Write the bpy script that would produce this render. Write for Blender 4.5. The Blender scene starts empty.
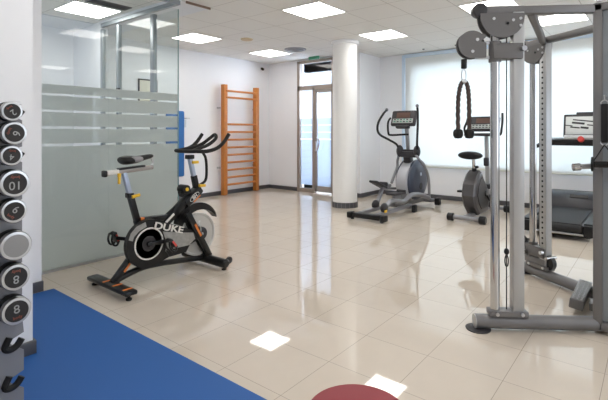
import bpy, bmesh, math, random
from mathutils import Vector, Matrix
random.seed(7)
C = bpy.context.scene.collection
S = bpy.context.scene
PI = math.pi

# ------------------------------------------------------------------ camera
cd = bpy.data.cameras.new('camera'); cam = bpy.data.objects.new('camera', cd); C.objects.link(cam)
cam.location = (0, 0, 1.267)
cam.rotation_euler = (PI/2, 0, math.radians(38.65-90))
cd.sensor_width = 36; cd.lens = 440/608*36; cd.shift_y = -68.1/608
cd.clip_start = .02; cd.clip_end = 200
S.camera = cam

# ------------------------------------------------------------------ world, daylight, exposure
W = bpy.data.worlds.new('world'); S.world = W; W.use_nodes = True
bg = W.node_tree.nodes['Background']
bg.inputs[0].default_value = (.80, .89, 1, 1); bg.inputs[1].default_value = .9
S.view_settings.view_transform = 'Standard'; S.view_settings.look = 'None'
S.view_settings.gamma = 1; S.view_settings.use_curve_mapping = False
S.view_settings.exposure = 1.82
S.cycles.max_bounces = 10; S.cycles.diffuse_bounces = 6; S.cycles.glossy_bounces = 5
S.cycles.transmission_bounces = 8; S.cycles.transparent_max_bounces = 16
S.cycles.use_denoising = True; S.cycles.caustics_reflective = False; S.cycles.caustics_refractive = False
S.cycles.sample_clamp_indirect = 6
def area(name, loc, rot, sx, sy, power, col):
    l = bpy.data.lights.new(name, 'AREA'); l.shape = 'RECTANGLE'; l.size = sx; l.size_y = sy
    l.energy = power; l.color = col
    o = bpy.data.objects.new(name, l); o.location = loc; o.rotation_euler = rot; C.objects.link(o); return o
area('daylight', (9.1, 1.2, 1.7), (0, PI/2, 0), 2.4, 6.0, 125, (.90, .95, 1))      # sky outside the window
area('side_fill', (3.6, -4.3, 1.7), (-PI/2, 0, 0), 5.2, 2.0, 520, (.88, .94, 1))  # added fill lamp behind the camera, lifts the ceiling
area('hall_fill', (8.4, 4.75, 1.5), (-PI/2, 0, 0), 1.4, 2.4, 60, (.82, .90, 1))   # added fill lamp brightening the hallway behind the door
area('office_fill', (.70, 5.5, 1.6), (0, -PI/2, 0), 1.6, 2.0, 3.2, (.78, .89, 1))   # added fill lamp in the office, brightens walls and frosted film
CEIL_E = 3.2                                                                     # ceiling panel strength

# ------------------------------------------------------------------ materials
MATS = {}
def mat(name, col, rough=.5, metal=0, ior=1.5, coat=0, noise=0, nscale=40, bump=0, spec=None):
    if name in MATS: return MATS[name]
    m = bpy.data.materials.new(name); m.use_nodes = True; nt = m.node_tree
    b = nt.nodes['Principled BSDF']
    b.inputs['Base Color'].default_value = (*col, 1); b.inputs['Roughness'].default_value = rough
    b.inputs['Metallic'].default_value = metal; b.inputs['IOR'].default_value = ior
    b.inputs['Coat Weight'].default_value = coat
    if spec is not None: b.inputs['Specular IOR Level'].default_value = spec
    if noise or bump:
        tc = nt.nodes.new('ShaderNodeTexCoord'); n = nt.nodes.new('ShaderNodeTexNoise')
        n.inputs['Scale'].default_value = nscale; n.inputs['Detail'].default_value = 4
        nt.links.new(tc.outputs['Object'], n.inputs['Vector'])
        if noise:
            mx = nt.nodes.new('ShaderNodeMix'); mx.data_type = 'RGBA'
            mx.inputs[6].default_value = (*[c*(1-noise) for c in col], 1)
            mx.inputs[7].default_value = (*[min(1, c*(1+noise)) for c in col], 1)
            nt.links.new(n.outputs['Fac'], mx.inputs[0]); nt.links.new(mx.outputs[2], b.inputs['Base Color'])
        if bump:
            bp = nt.nodes.new('ShaderNodeBump'); bp.inputs['Strength'].default_value = bump
            bp.inputs['Distance'].default_value = .002
            nt.links.new(n.outputs['Fac'], bp.inputs['Height']); nt.links.new(bp.outputs[0], b.inputs['Normal'])
    MATS[name] = m; return m
def emis(name, col, s):
    m = bpy.data.materials.new(name); m.use_nodes = True; nt = m.node_tree; nt.nodes.clear()
    e = nt.nodes.new('ShaderNodeEmission'); e.inputs[0].default_value = (*col, 1); e.inputs[1].default_value = s
    o = nt.nodes.new('ShaderNodeOutputMaterial'); nt.links.new(e.outputs[0], o.inputs[0]); return m
def glassmat(name, tint, ior=1.45, rough=0.0):
    m = bpy.data.materials.new(name); m.use_nodes = True; nt = m.node_tree; nt.nodes.clear()
    t = nt.nodes.new('ShaderNodeBsdfTransparent'); t.inputs[0].default_value = (*tint, 1)
    g = nt.nodes.new('ShaderNodeBsdfGlossy'); g.inputs['Roughness'].default_value = rough
    f = nt.nodes.new('ShaderNodeFresnel'); f.inputs[0].default_value = ior
    mx = nt.nodes.new('ShaderNodeMixShader'); o = nt.nodes.new('ShaderNodeOutputMaterial')
    geo = nt.nodes.new('ShaderNodeNewGeometry'); mt = nt.nodes.new('ShaderNodeMath'); mt.operation = 'MULTIPLY'
    inv = nt.nodes.new('ShaderNodeMath'); inv.operation = 'SUBTRACT'; inv.inputs[0].default_value = 1
    nt.links.new(geo.outputs['Backfacing'], inv.inputs[1])
    nt.links.new(f.outputs[0], mt.inputs[0]); nt.links.new(inv.outputs[0], mt.inputs[1])
    nt.links.new(mt.outputs[0], mx.inputs[0]); nt.links.new(t.outputs[0], mx.inputs[1]); nt.links.new(g.outputs[0], mx.inputs[2])
    nt.links.new(mx.outputs[0], o.inputs[0]); return m
def frostmat(name, col, trans=.5, clear=.0, refl=.0, tcol=None):
    m = bpy.data.materials.new(name); m.use_nodes = True; nt = m.node_tree; nt.nodes.clear()
    d = nt.nodes.new('ShaderNodeBsdfDiffuse'); d.inputs[0].default_value = (*col, 1)
    t = nt.nodes.new('ShaderNodeBsdfTranslucent'); t.inputs[0].default_value = (*(tcol or col), 1)
    mx = nt.nodes.new('ShaderNodeMixShader'); mx.inputs[0].default_value = trans
    nt.links.new(d.outputs[0], mx.inputs[1]); nt.links.new(t.outputs[0], mx.inputs[2])
    last = mx
    if clear:
        c = nt.nodes.new('ShaderNodeBsdfTransparent'); m2 = nt.nodes.new('ShaderNodeMixShader'); m2.inputs[0].default_value = clear
        nt.links.new(last.outputs[0], m2.inputs[1]); nt.links.new(c.outputs[0], m2.inputs[2]); last = m2
    if refl:
        g = nt.nodes.new('ShaderNodeBsdfGlossy'); g.inputs['Roughness'].default_value = .12
        f = nt.nodes.new('ShaderNodeFresnel'); f.inputs[0].default_value = 1.4
        m3 = nt.nodes.new('ShaderNodeMixShader')
        nt.links.new(f.outputs[0], m3.inputs[0]); nt.links.new(last.outputs[0], m3.inputs[1]); nt.links.new(g.outputs[0], m3.inputs[2]); last = m3
    o = nt.nodes.new('ShaderNodeOutputMaterial'); nt.links.new(last.outputs[0], o.inputs[0]); return m
def tilemat(name, c1, c2, grout, pitch, off, gap, rough, bump=.0, coat=0, mottle=0, mscale=3, ior=1.5):
    m = bpy.data.materials.new(name); m.use_nodes = True; nt = m.node_tree; b = nt.nodes['Principled BSDF']
    tc = nt.nodes.new('ShaderNodeTexCoord'); mp = nt.nodes.new('ShaderNodeMapping')
    mp.inputs['Location'].default_value = (-off[0], -off[1], 0)
    br = nt.nodes.new('ShaderNodeTexBrick'); br.offset = 0; br.squash = 1
    br.inputs['Scale'].default_value = 1; br.inputs['Brick Width'].default_value = pitch; br.inputs['Row Height'].default_value = pitch
    br.inputs['Mortar Size'].default_value = gap; br.inputs['Mortar Smooth'].default_value = .3
    br.inputs['Color1'].default_value = (*c1, 1); br.inputs['Color2'].default_value = (*c2, 1); br.inputs['Mortar'].default_value = (*grout, 1)
    nt.links.new(tc.outputs['Object'], mp.inputs[0]); nt.links.new(mp.outputs[0], br.inputs['Vector'])
    src = br.outputs['Color']
    if mottle:
        n = nt.nodes.new('ShaderNodeTexNoise'); n.inputs['Scale'].default_value = mscale; n.inputs['Detail'].default_value = 6
        nt.links.new(tc.outputs['Object'], n.inputs['Vector'])
        r = nt.nodes.new('ShaderNodeMapRange'); r.inputs[3].default_value = 1-mottle; r.inputs[4].default_value = 1+mottle
        nt.links.new(n.outputs['Fac'], r.inputs[0])
        mx = nt.nodes.new('ShaderNodeMix'); mx.data_type = 'RGBA'; mx.blend_type = 'MULTIPLY'; mx.inputs[0].default_value = 1
        nt.links.new(src, mx.inputs[6]); nt.links.new(r.outputs[0], mx.inputs[7]); src = mx.outputs[2]
    nt.links.new(src, b.inputs['Base Color'])
    b.inputs['Roughness'].default_value = rough; b.inputs['IOR'].default_value = ior
    if bump:
        bp = nt.nodes.new('ShaderNodeBump'); bp.inputs['Strength'].default_value = bump; bp.inputs['Distance'].default_value = .001
        bp.invert = True
        nt.links.new(br.outputs['Fac'], bp.inputs['Height']); nt.links.new(bp.outputs[0], b.inputs['Normal'])
    MATS[name] = m; return m

M_WALL = mat('white_wall_paint', (.86, .865, .89), .85, noise=.01, nscale=3)
M_FLOOR = tilemat('polished_cream_tile', (.66, .58, .49), (.635, .555, .465), (.35, .295, .24), .4, (.382, .209), .0016, .034, bump=.3, mottle=.035, mscale=9, ior=1.62)
M_CEIL = tilemat('mineral_ceiling_tile', (.80, .79, .77), (.79, .78, .76), (.50, .485, .465), .6, (.52, .10), .005, .9, bump=.2, mottle=.02, mscale=60)
M_PLASTER = mat('smooth_plaster', (.76, .78, .82), .9)
M_BASE = mat('dark_grey_baseboard', (.075, .075, .085), .35)
M_BASETILE = tilemat('dark_mosaic_tile', (.07, .07, .08), (.09, .09, .1), (.3, .3, .3), .078, (0, 0), .003, .3)
M_MAT = mat('blue_rubber_mat', (.018, .105, .345), .65, noise=.05, nscale=300, bump=.1)
M_WOOD = mat('varnished_pine', (.52, .18, .03), .4, noise=.15, nscale=14)
M_BRONZE = mat('bronze_aluminium', (.38, .32, .275), .4, metal=.5)
M_GREYALU = mat('grey_aluminium', (.33, .36, .385), .4, metal=.4)
M_WHITEALU = mat('daylight_blue_aluminium', (.66, .79, .93), .4)  # pale blue puts daylight leaking round the blind into the colour
M_GLASS = glassmat('clear_glass', (.95, .972, .968), 1.5)
M_GLASSD = glassmat('door_glass', (.90, .95, 1), 1.45)
M_FROST = frostmat('frosted_film', (.90, .92, .905), .5, clear=.12, refl=.5)
M_FROSTD = frostmat('door_frosted_film', (.7, .76, .85), .5, clear=.35)
M_BLIND = frostmat('blind_fabric', (.86, .87, .85), .28, clear=.0)
M_LIGHT = emis('lit_diffuser', (1, .975, .93), CEIL_E)
M_BLACK = mat('black_satin_plastic', (.009, .009, .010), .34, spec=.35)
M_RUBBER = mat('black_rubber', (.012, .0115, .0115), .6, spec=.3)
M_BLACKP = mat('black_powder_coat', (.007, .007, .008), .28, spec=.4)
M_CHROME = mat('chrome', (.52, .515, .51), .07, metal=1)
M_STEEL = mat('brushed_steel', (.62, .63, .65), .28, metal=1)
M_SILVER = mat('silver_paint', (.30, .30, .32), .35, metal=.6)
M_GYM = mat('grey_metallic_paint', (.185, .18, .182), .42, metal=.35)
M_GYMD = mat('grey_shroud_paint', (.145, .14, .138), .45, metal=.2)
M_TUBE = mat('light_grey_tube', (.44, .445, .45), .35, metal=.5)
M_RACK = mat('rack_grey', (.235, .235, .25), .5, metal=.2)
M_YEL = mat('yellow_knob', (.85, .52, .03), .4)
M_ORG = mat('orange_decal', (.75, .21, .04), .5)
M_WHT = mat('white_decal', (.72, .70, .66), .5)
M_GRYD = mat('grey_decal', (.30, .295, .28), .5, noise=.35, nscale=30)
M_RED = mat('red_plastic', (.6, .05, .04), .4)
M_CREDN = mat('crimson_vinyl', (.30, .038, .048), .55, noise=.04, nscale=30)
M_DISC = mat('slate_blue_shroud', (.045, .055, .085), .3)
M_DKGREY = mat('dark_grey_plastic', (.034, .032, .036), .42, spec=.4)
M_MIDGREY = mat('mid_grey_plastic', (.15, .145, .155), .45)
M_BELT = mat('treadmill_belt', (.015, .015, .017), .6, noise=.1, nscale=200)
M_ROPE = mat('dark_brown_rope', (.075, .052, .045), .8)
M_FLY = mat('pale_flywheel', (.55, .54, .52), .32, metal=.3)
M_BLUEP = mat('blue_foam', (.02, .14, .42), .55)
M_SCREEN = mat('pale_screen_face', (.62, .64, .63), .3)  # plain pale colour of the console screen
M_BUTTON = mat('button_panel', (.42, .46, .44), .45)
M_BROWN = mat('brown_display', (.11, .06, .045), .3)
M_CREAMD = mat('cream_disc', (.62, .50, .34), .6)
M_GREEN = mat('green_sign', (.05, .28, .17), .5)
M_PAPER = mat('paper', (.80, .77, .66), .7)

# ------------------------------------------------------------------ mesh helpers
def V(*a): return Vector(a[0]) if len(a) == 1 else Vector(a)
def catmull(pts, n=6, closed=False):
    pts = [Vector(p) for p in pts]; out = []; N = len(pts)
    rng = range(N if closed else N-1)
    for i in rng:
        if closed: p0, p1, p2, p3 = pts[(i-1) % N], pts[i], pts[(i+1) % N], pts[(i+2) % N]
        else: p0, p1, p2, p3 = pts[max(0, i-1)], pts[i], pts[i+1], pts[min(N-1, i+2)]
        for k in range(n):
            t = k/n
            out.append(.5*((2*p1)+(-p0+p2)*t+(2*p0-5*p1+4*p2-p3)*t*t+(-p0+3*p1-3*p2+p3)*t*t*t))
    if not closed: out.append(pts[-1])
    return out
class MB:
    def __init__(s): s.bm = bmesh.new()
    def box(s, c, size, rot=None, bev=0, seg=2):
        r = bmesh.ops.create_cube(s.bm, size=1); vs = r['verts']
        M = Matrix.Translation(Vector(c)) @ (rot if rot is not None else Matrix.Identity(4)) @ Matrix.Diagonal((*size, 1))
        bmesh.ops.transform(s.bm, matrix=M, verts=vs)
        if bev:
            es = list({e for v in vs for e in v.link_edges})
            bmesh.ops.bevel(s.bm, geom=es, offset=min(bev, min(size)*.49), segments=seg, affect='EDGES', profile=.5)
        return s
    def bar(s, p0, p1, w, h, up=(0, 0, 1), bev=0, ext=0):
        """rectangular bar from p0 to p1, w across, h along 'up'"""
        p0, p1 = Vector(p0), Vector(p1); d = (p1-p0); L = d.length+2*ext; d.normalize()
        x = d; y = Vector(up).cross(x)
        if y.length < 1e-4: y = Vector((0, 1, 0))
        y.normalize(); z = x.cross(y)
        R = Matrix((x, y, z)).transposed().to_4x4()
        return s.box((p0+p1)/2, (L, w, h), R, bev)
    def tube(s, pts, r, seg=10, closed=False, cap=True, sx=1.0):
        pts = [Vector(p) for p in pts]; n = len(pts); rings = []
        rad = r if isinstance(r, (list, tuple)) else [r]*n
        tang = []
        for i in range(n):
            a = pts[(i-1) % n] if (closed or i > 0) else pts[i]; b = pts[(i+1) % n] if (closed or i < n-1) else pts[i]
            tang.append((b-a).normalized())
        t = tang[0]; u = t.cross(Vector((0, 0, 1)))
        if u.length < .05: u = t.cross(Vector((0, 1, 0)))
        u.normalize()
        for i in range(n):
            t = tang[i]; u = (u-t*u.dot(t)).normalized(); w = t.cross(u)
            rings.append([s.bm.verts.new(pts[i]+(u*math.cos(2*PI*k/seg)*rad[i]*sx+w*math.sin(2*PI*k/seg)*rad[i])) for k in range(seg)])
        for i in range(n if closed else n-1):
            a, b = rings[i], rings[(i+1) % n]
            for k in range(seg): s.bm.faces.new((a[k], a[(k+1) % seg], b[(k+1) % seg], b[k]))
        if not closed and cap:
            s.bm.faces.new(rings[0][::-1]); s.bm.faces.new(rings[-1])
        return s
    def cyl(s, p0, p1, r, r2=None, seg=24, bev=0):
        p0, p1 = Vector(p0), Vector(p1); r2 = r if r2 is None else r2
        if bev:
            d = (p1-p0).normalized()
            return s.tube([p0, p0+d*bev*.3, p0+d*bev, p1-d*bev, p1-d*bev*.3, p1], [r-bev, r-bev*.3, r, r2, r2-bev*.3, r2-bev], seg)
        return s.tube([p0, p1], [r, r2], seg)
    def prism(s, pts, a, b, axis='y'):
        """polygon of 2D points extruded between a and b along axis (x: pts=(y,z); y: pts=(x,z); z: pts=(x,y))"""
        f = {'x': lambda p, t: (t, p[0], p[1]), 'y': lambda p, t: (p[0], t, p[1]), 'z': lambda p, t: (p[0], p[1], t)}[axis]
        A = [s.bm.verts.new(f(p, a)) for p in pts]; B = [s.bm.verts.new(f(p, b)) for p in pts]; n = len(pts)
        s.bm.faces.new(A); s.bm.faces.new(B[::-1])
        for i in range(n): s.bm.faces.new((A[i], B[i], B[(i+1) % n], A[(i+1) % n]))
        return s
    def lathe(s, prof, c, axis=(0, 0, 1), seg=32):
        """prof: list of (r, h) along axis from c"""
        c = Vector(c); d = Vector(axis).normalized(); u = d.orthogonal().normalized(); w = d.cross(u); rings = []
        for r, h in prof:
            if r < 1e-6: rings.append([s.bm.verts.new(c+d*h)])
            else: rings.append([s.bm.verts.new(c+d*h+(u*math.cos(2*PI*k/seg)+w*math.sin(2*PI*k/seg))*r) for k in range(seg)])
        for a, b in zip(rings, rings[1:]):
            for k in range(seg):
                k2 = (k+1) % seg
                if len(a) == 1 and len(b) == 1: continue
                if len(a) == 1: s.bm.faces.new((a[0], b[k], b[k2]))
                elif len(b) == 1: s.bm.faces.new((a[k], a[k2], b[0]))
                else: s.bm.faces.new((a[k], a[k2], b[k2], b[k]))
        if len(rings[0]) > 1: s.bm.faces.new(rings[0][::-1])
        if len(rings[-1]) > 1: s.bm.faces.new(rings[-1])
        return s
    def ell(s, c, r, seg=20, rot=None):
        x = bmesh.ops.create_uvsphere(s.bm, u_segments=seg, v_segments=seg//2, radius=1)
        M = Matrix.Translation(Vector(c)) @ (rot or Matrix.Identity(4)) @ Matrix.Diagonal((*r, 1))
        bmesh.ops.transform(s.bm, matrix=M, verts=x['verts']); return s
    def loft(s, secs):
        """secs: list of rings (equal count) of 3D points"""
        R = [[s.bm.verts.new(p) for p in ring] for ring in secs]; n = len(R[0])
        for a, b in zip(R, R[1:]):
            for k in range(n): s.bm.faces.new((a[k], a[(k+1) % n], b[(k+1) % n], b[k]))
        s.bm.faces.new(R[0][::-1]); s.bm.faces.new(R[-1]); return s
    def done(s, name, m, parent=None, ang=35, origin=None, label=None, sub=0):
        bmesh.ops.recalc_face_normals(s.bm, faces=s.bm.faces)
        org = Vector(origin) if origin is not None else (ROOTLOC.get(parent.name, Vector((0, 0, 0))) if parent else Vector((0, 0, 0)))
        bmesh.ops.translate(s.bm, verts=s.bm.verts, vec=-org)
        me = bpy.data.meshes.new(name); s.bm.to_mesh(me); s.bm.free()
        for p in me.polygons: p.use_smooth = True
        me.set_sharp_from_angle(angle=math.radians(ang))
        me.materials.append(m)
        o = bpy.data.objects.new(name, me); C.objects.link(o)
        if parent: o.parent = parent; ROOTLOC[o.name] = org
        else: o.location = org; ROOTLOC[o.name] = org
        if label: o['label'] = label
        if sub:
            md = o.modifiers.new('s', 'SUBSURF'); md.levels = sub; md.render_levels = sub
        return o
ROOTLOC = {}
def root(name, label, cat, loc, group=None):
    o = bpy.data.objects.new(name, None); C.objects.link(o); o.location = loc; ROOTLOC[o.name] = Vector(loc)
    o['label'] = label; o['category'] = cat
    if group: o['group'] = group
    return o
def tag(o, label, cat, group=None):
    o['label'] = label; o['category'] = cat
    if group: o['group'] = group
    return o
def struct(o): o['kind'] = 'structure'; return o
def sroot(name, loc=(0, 0, 0)):
    o = bpy.data.objects.new(name, None); C.objects.link(o); o.location = loc; ROOTLOC[o.name] = Vector(loc)
    o['kind'] = 'structure'; return o
def text(name, s, size, M, m, parent, ext=.0012, bold=0.0, sx=1.0):
    """lettering mesh: text lies in its local XY plane, placed by matrix M (world), parented"""
    cu = bpy.data.curves.new('t', 'FONT'); cu.body = s; cu.size = size; cu.extrude = ext; cu.align_x = 'CENTER'; cu.align_y = 'CENTER'
    cu.offset = bold
    t = bpy.data.objects.new('t', cu); C.objects.link(t); bpy.context.view_layer.update()
    me = bpy.data.meshes.new_from_object(t.evaluated_get(bpy.context.evaluated_depsgraph_get()))
    bpy.data.objects.remove(t); me.name = name
    org = ROOTLOC.get(parent.name, Vector((0, 0, 0)))
    me.transform(Matrix.Translation(-org) @ M @ Matrix.Diagonal((sx, 1, 1, 1)))
    me.materials.clear(); me.materials.append(m)
    o = bpy.data.objects.new(name, me); C.objects.link(o); o.parent = parent; ROOTLOC[o.name] = org; return o
def frame_m(origin, x, y):
    x = Vector(x).normalized(); y = Vector(y); z = x.cross(y).normalized(); y = z.cross(x)
    return Matrix.Translation(Vector(origin)) @ Matrix((x, y, z)).transposed().to_4x4()
def copy_tree(o, parent=None):
    c = o.copy(); C.objects.link(c)
    if parent: c.parent = parent
    for ch in list(o.children): copy_tree(ch, c)
    return c

# ------------------------------------------------------------------ room shell
H = 2.8
MB().box((3.4, 1.6, -.05), (11.2, 10.9, .1)).done('floor', M_FLOOR)
struct(bpy.data.objects['floor'])
struct(MB().box((3.4, 1.6, H+.05), (11.2, 10.9, .1)).done('ceiling', M_CEIL))
# wall with the ladder (far), door wall, jog, window wall, pier and back walls
struct(MB().box((3.7, 6.95, 1.4), (7.4, .2, 2.8)).done('wall_far', M_WALL))
w = MB()                                               # door wall, opening y 5.0..6.0
w.box((7.4, 6.43, 1.4), (.2, .86, 2.8)); w.box((7.4, 4.74, 1.4), (.2, .58, 2.8)); w.box((7.4, 5.515, 2.785), (.2, .98, .03))
struct(w.done('wall_door', M_WALL))
struct(MB().box((7.85, 4.55, 1.4), (.9, .2, 2.8)).done('wall_jog', M_WALL))
WX = 8.08
w = MB()                                               # window wall with one long opening
w.box((WX+.15, 4.1, 1.4), (.3, .75, 2.8)); w.box((WX+.15, -2.6, 1.4), (.3, 2.4, 2.8))
w.box((WX+.15, 1.165, .315), (.3, 5.13, .63)); w.box((WX+.15, 1.165, 2.665), (.3, 5.13, .27))
struct(w.done('wall_window', M_WALL))
struct(MB().box((-.0975, 3.29, 1.4), (2.185, 1.02, 2.8)).done('wall_left', M_WALL))          # near pier, ends at x = 1.01
struct(MB().box((.2175, 4.04, 1.4), (2.435, .42, 2.8)).done('wall_pier', M_WALL))           # farther pier, ends at x = 1.42
struct(MB().box((-1.1, .0, 1.4), (.2, 7.6, 2.8)).done('wall_rear', M_WALL))
w = MB()                                               # side wall with an unseen opening added for the side fill lamp, x 1.2..6.0
w.box((0., -3.7, 1.4), (2.4, .2, 2.8)); w.box((7.1, -3.7, 1.4), (2.2, .2, 2.8)); w.box((3.6, -3.7, .35), (4.8, .2, .7)); w.box((3.6, -3.7, 2.65), (4.8, .2, .3))
struct(w.done('wall_right', M_WALL))
struct(MB().box((.55, 5.55, 1.4), (.2, 2.6, 2.8)).done('wall_office_left', M_WALL))
struct(MB().box((3.06, 6.44, 1.4), (.10, .83, 2.8)).done('wall_office_side', M_WALL))
# plaster border of the ceiling round the office
w = MB(); w.box((3.3, 5.5, H-.006), (.44, 2.4, .012)); w.box((1.8, 6.53, H-.006), (2.5, .66, .012))
struct(w.done('trim_ceiling_plaster', M_PLASTER))
struct(MB().box((3.34, 4.295, H-.012), (.36, .012, .03)).done('trim_1', mat('brown_trim', (.22, .15, .11), .5)))
# baseboards
bb = [('baseboard_far', (3.14, 6.838), (7.3, 6.838), 'y'), ('baseboard_door', (7.288, 6.0), (7.288, 6.85), 'x'), ('baseboard_door_side', (7.288, 4.45), (7.288, 5.03), 'x'),
      ('baseboard_jog', (7.28, 4.438), (8.08, 4.438), 'y'), ('baseboard_window', (8.068, -3.6), (8.068, 4.43), 'x'),
      ('baseboard_left', (-.99, 2.768), (1.008, 2.768), 'y'), ('baseboard_pier', (1.0, 3.818), (1.442, 3.818), 'y')]
for n, a, b, ax in bb:
    c = ((a[0]+b[0])/2, (a[1]+b[1])/2, .04)
    sz = (abs(b[0]-a[0]), .024, .08) if ax == 'y' else (.024, abs(b[1]-a[1]), .08)
    struct(MB().box(c, sz, bev=.004).done(n, M_BASE))
struct(MB().box((1.0015, 3.29, .04), (.013, 1.03, .08)).done('baseboard_left_return', M_BASE))
struct(MB().box((1.438, 4.04, .04), (.008, .42, .08)).done('baseboard_pier_return', M_BASE))
# column
CX, CY_ = 6.285, 4.135
col = sroot('column', (CX, CY_, 0))
MB().cyl((CX, CY_, .09), (CX, CY_, 2.74), .208, seg=64).done('shaft', mat('column_paint', (.88, .875, .865), .6), col)
MB().lathe([(.215, 0), (.24, .005), (.24, .055), (.235, .06)], (CX, CY_, 2.74), seg=64).done('collar', M_WALL, col)
b = MB().lathe([(.222, 0), (.222, .09), (.2, .09)], (CX, CY_, 0), seg=64).done('base_ring', M_BASE, col)
g = MB()
for k in range(20):
    a = 2*PI*k/20
    g.box((CX+.2225*math.cos(a), CY_+.2225*math.sin(a), .045), (.002, .003, .09), Matrix.Rotation(a, 4, 'Z'))
g.done('grout_lines', mat('grout', (.32, .32, .33), .8), col)

# ------------------------------------------------------------------ window, blinds
win = sroot('window_1', (WX, 1.165, 0))
f = MB(); X = WX+.2
for y in (3.70, 2.42, 1.15, -.12, -1.37): f.box((X, y, 1.58), (.06, .06, 1.9))
for z in (.66, 2.50): f.box((X, 1.165, z), (.06, 5.13, .06))
f.done('frame', M_WHITEALU, win)
for a, bq in ((3.70, 2.42), (2.42, 1.15), (1.15, -.12), (-.12, -1.37)):
    MB().box((X, (a+bq)/2, 1.58), (.006, abs(a-bq)-.06, 1.78)).done('pane', M_GLASSD, win)
MB().box((WX+.07, 1.165, .637), (.2, 5.13, .014)).done('sill', M_WALL, win)
def blind(y0, y1, label):
    yc = (y0+y1)/2
    r = root('roller_blind', label, 'blind', (8.03, yc, 0), 'roller blinds over the window')
    MB().box((8.035, yc, 1.66), (.003, y0-y1-.035, 2.13)).done('blind_fabric', M_BLIND, r)
    MB().box((8.04, yc, 2.755), (.07, y0-y1, .07), bev=.008).done('cassette', M_WHITEALU, r)
    MB().cyl((8.035, y0-.02, .60), (8.035, y1+.02, .60), .013, seg=12).done('bottom_bar', mat('cream_bar', (.72, .72, .64), .5), r)
    return r
b1 = blind(3.88, 1.40, 'white roller blind behind the elliptical trainer and the upright bike')
b2 = blind(1.385, -1.1, 'white roller blind behind the treadmill console')
MB().box((8.045, 3.90, 1.68), (.05, .06, 2.2), bev=.004).done('guide_rail', M_WHITEALU, b1, label='side rail with daylight blue painted into its colour')

# ------------------------------------------------------------------ glazed office partition
pt = sroot('window_2', (2.2, 4.265, 0))
GY, GX = 4.265, 3.03
FB = [(.02, 1.135), (1.16, 1.295), (1.318, 1.447), (1.468, 1.598), (1.618, 1.70)]
for a, bq in ((1.43, 2.214), (2.217, 3.03)):
    MB().box(((a+bq)/2, GY+.006, 1.345), (bq-a, .012, 2.65)).done('glass_pane', M_GLASS, pt)
f = MB()
for z0, z1 in FB: f.box(((1.43+3.03)/2, GY+.0135, (z0+z1)/2), (1.6, .0015, z1-z0))
f.done('frosted_film', M_FROST, pt)
f = MB(); f.box((2.23, GY+.006, 2.745), (1.64, .04, .05)); f.box((3.03, 5.15, 2.745), (.04, 1.76, .05))
f.done('top_rail', M_GREYALU, pt)
f = MB(); f.box((2.23, GY+.006, .01), (1.6, .03, .02)); f.box((3.03, 5.15, .01), (.03, 1.76, .02)); f.done('bottom_track', M_STEEL, pt)
struct(MB().box((2.23, GY+.006, 2.785), (1.66, .06, .03)).done('trim_2', M_PLASTER)); struct(MB().box((3.03, 5.15, 2.785), (.06, 1.8, .03)).done('trim_3', M_PLASTER))
for y, ww in ((6.0, .05), (5.57, .06), (4.76, .075)):
    MB().box((GX, y, 1.36), (.05, ww, 2.66), bev=.003).done('post', M_GREYALU, pt)
for a, bq in ((5.975, 5.60), (5.54, 4.80), (4.72, 4.28)):
    MB().box((GX, (a+bq)/2, 1.345), (.010, a-bq, 2.65)).done('side_pane', M_GLASS, pt)
MB().box((GX-.035, 5.53, 1.80), (.03, .06, .09), bev=.005).done('hinge', M_DKGREY, pt)
MB().box((3.036, GY+.006, 1.345), (.006, .014, 2.65)).done('edge_strip', mat('glass_edge', (.25, .38, .38), .2), pt)

# ------------------------------------------------------------------ street door with side light
dr = sroot('door_1', (7.3, 5.5, 0))
DX = 7.31; f = MB(); y0, y1 = 6.0, 5.03
f.box((DX, y0-.035, 1.385), (.09, .07, 2.77)); f.box((DX, y1+.035, 1.385), (.09, .07, 2.77))
f.box((DX, (y0+y1)/2, 2.74), (.09, y0-y1, .06)); f.box((DX, (y0+y1)/2, 2.19), (.09, y0-y1, .09))
f.box((DX, 5.56, 1.1), (.09, .06, 2.2)); f.box((DX, 5.78, .04), (.08, .44, .08))
f.done('door_frame', M_BRONZE, dr)
MB().box((DX, 5.515, 2.47), (.008, .87, .5)).done('transom_pane', M_GLASSD, dr)
MB().box((DX, 5.76, 1.12), (.008, .38, 2.1)).done('side_pane', M_GLASSD, dr)
f = MB(); f.box((DX-.01, 5.505, 1.09), (.05, .055, 2.1)); f.box((DX-.01, 5.09, 1.09), (.05, .055, 2.1)); f.box((DX-.01, 5.3, 2.11), (.05, .42, .06)); f.box((DX-.01, 5.3, .09), (.05, .42, .12))
lf = f.done('door_leaf', mat('bronze_leaf', (.36, .33, .31), .4, metal=.5), dr)
MB().box((DX-.01, 5.3, 1.11), (.008, .36, 1.96)).done('pane', M_GLASSD, lf)
f = MB()
for z0, z1 in ((.15, 1.10), (1.13, 1.25), (1.27, 1.40), (1.42, 1.55)):
    f.box((DX+.006, 5.76, (z0+z1)/2), (.002, .38, z1-z0)); f.box((DX-.004, 5.3, (z0+z1)/2), (.002, .36, z1-z0))
f.done('frosted_film', M_FROSTD, dr)
MB().tube(catmull([(DX-.04, 5.49, 1.14), (DX-.09, 5.44, 1.15), (DX-.10, 5.375, 1.08), (DX-.10, 5.39, .96), (DX-.09, 5.43, .88), (DX-.04, 5.49, .84)], 6), .014).done('door_handle', M_CHROME, lf)
MB().box((DX-.042, 5.50, .97), (.012, .045, .2), bev=.003).done('lock_plate', M_STEEL, lf)
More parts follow.
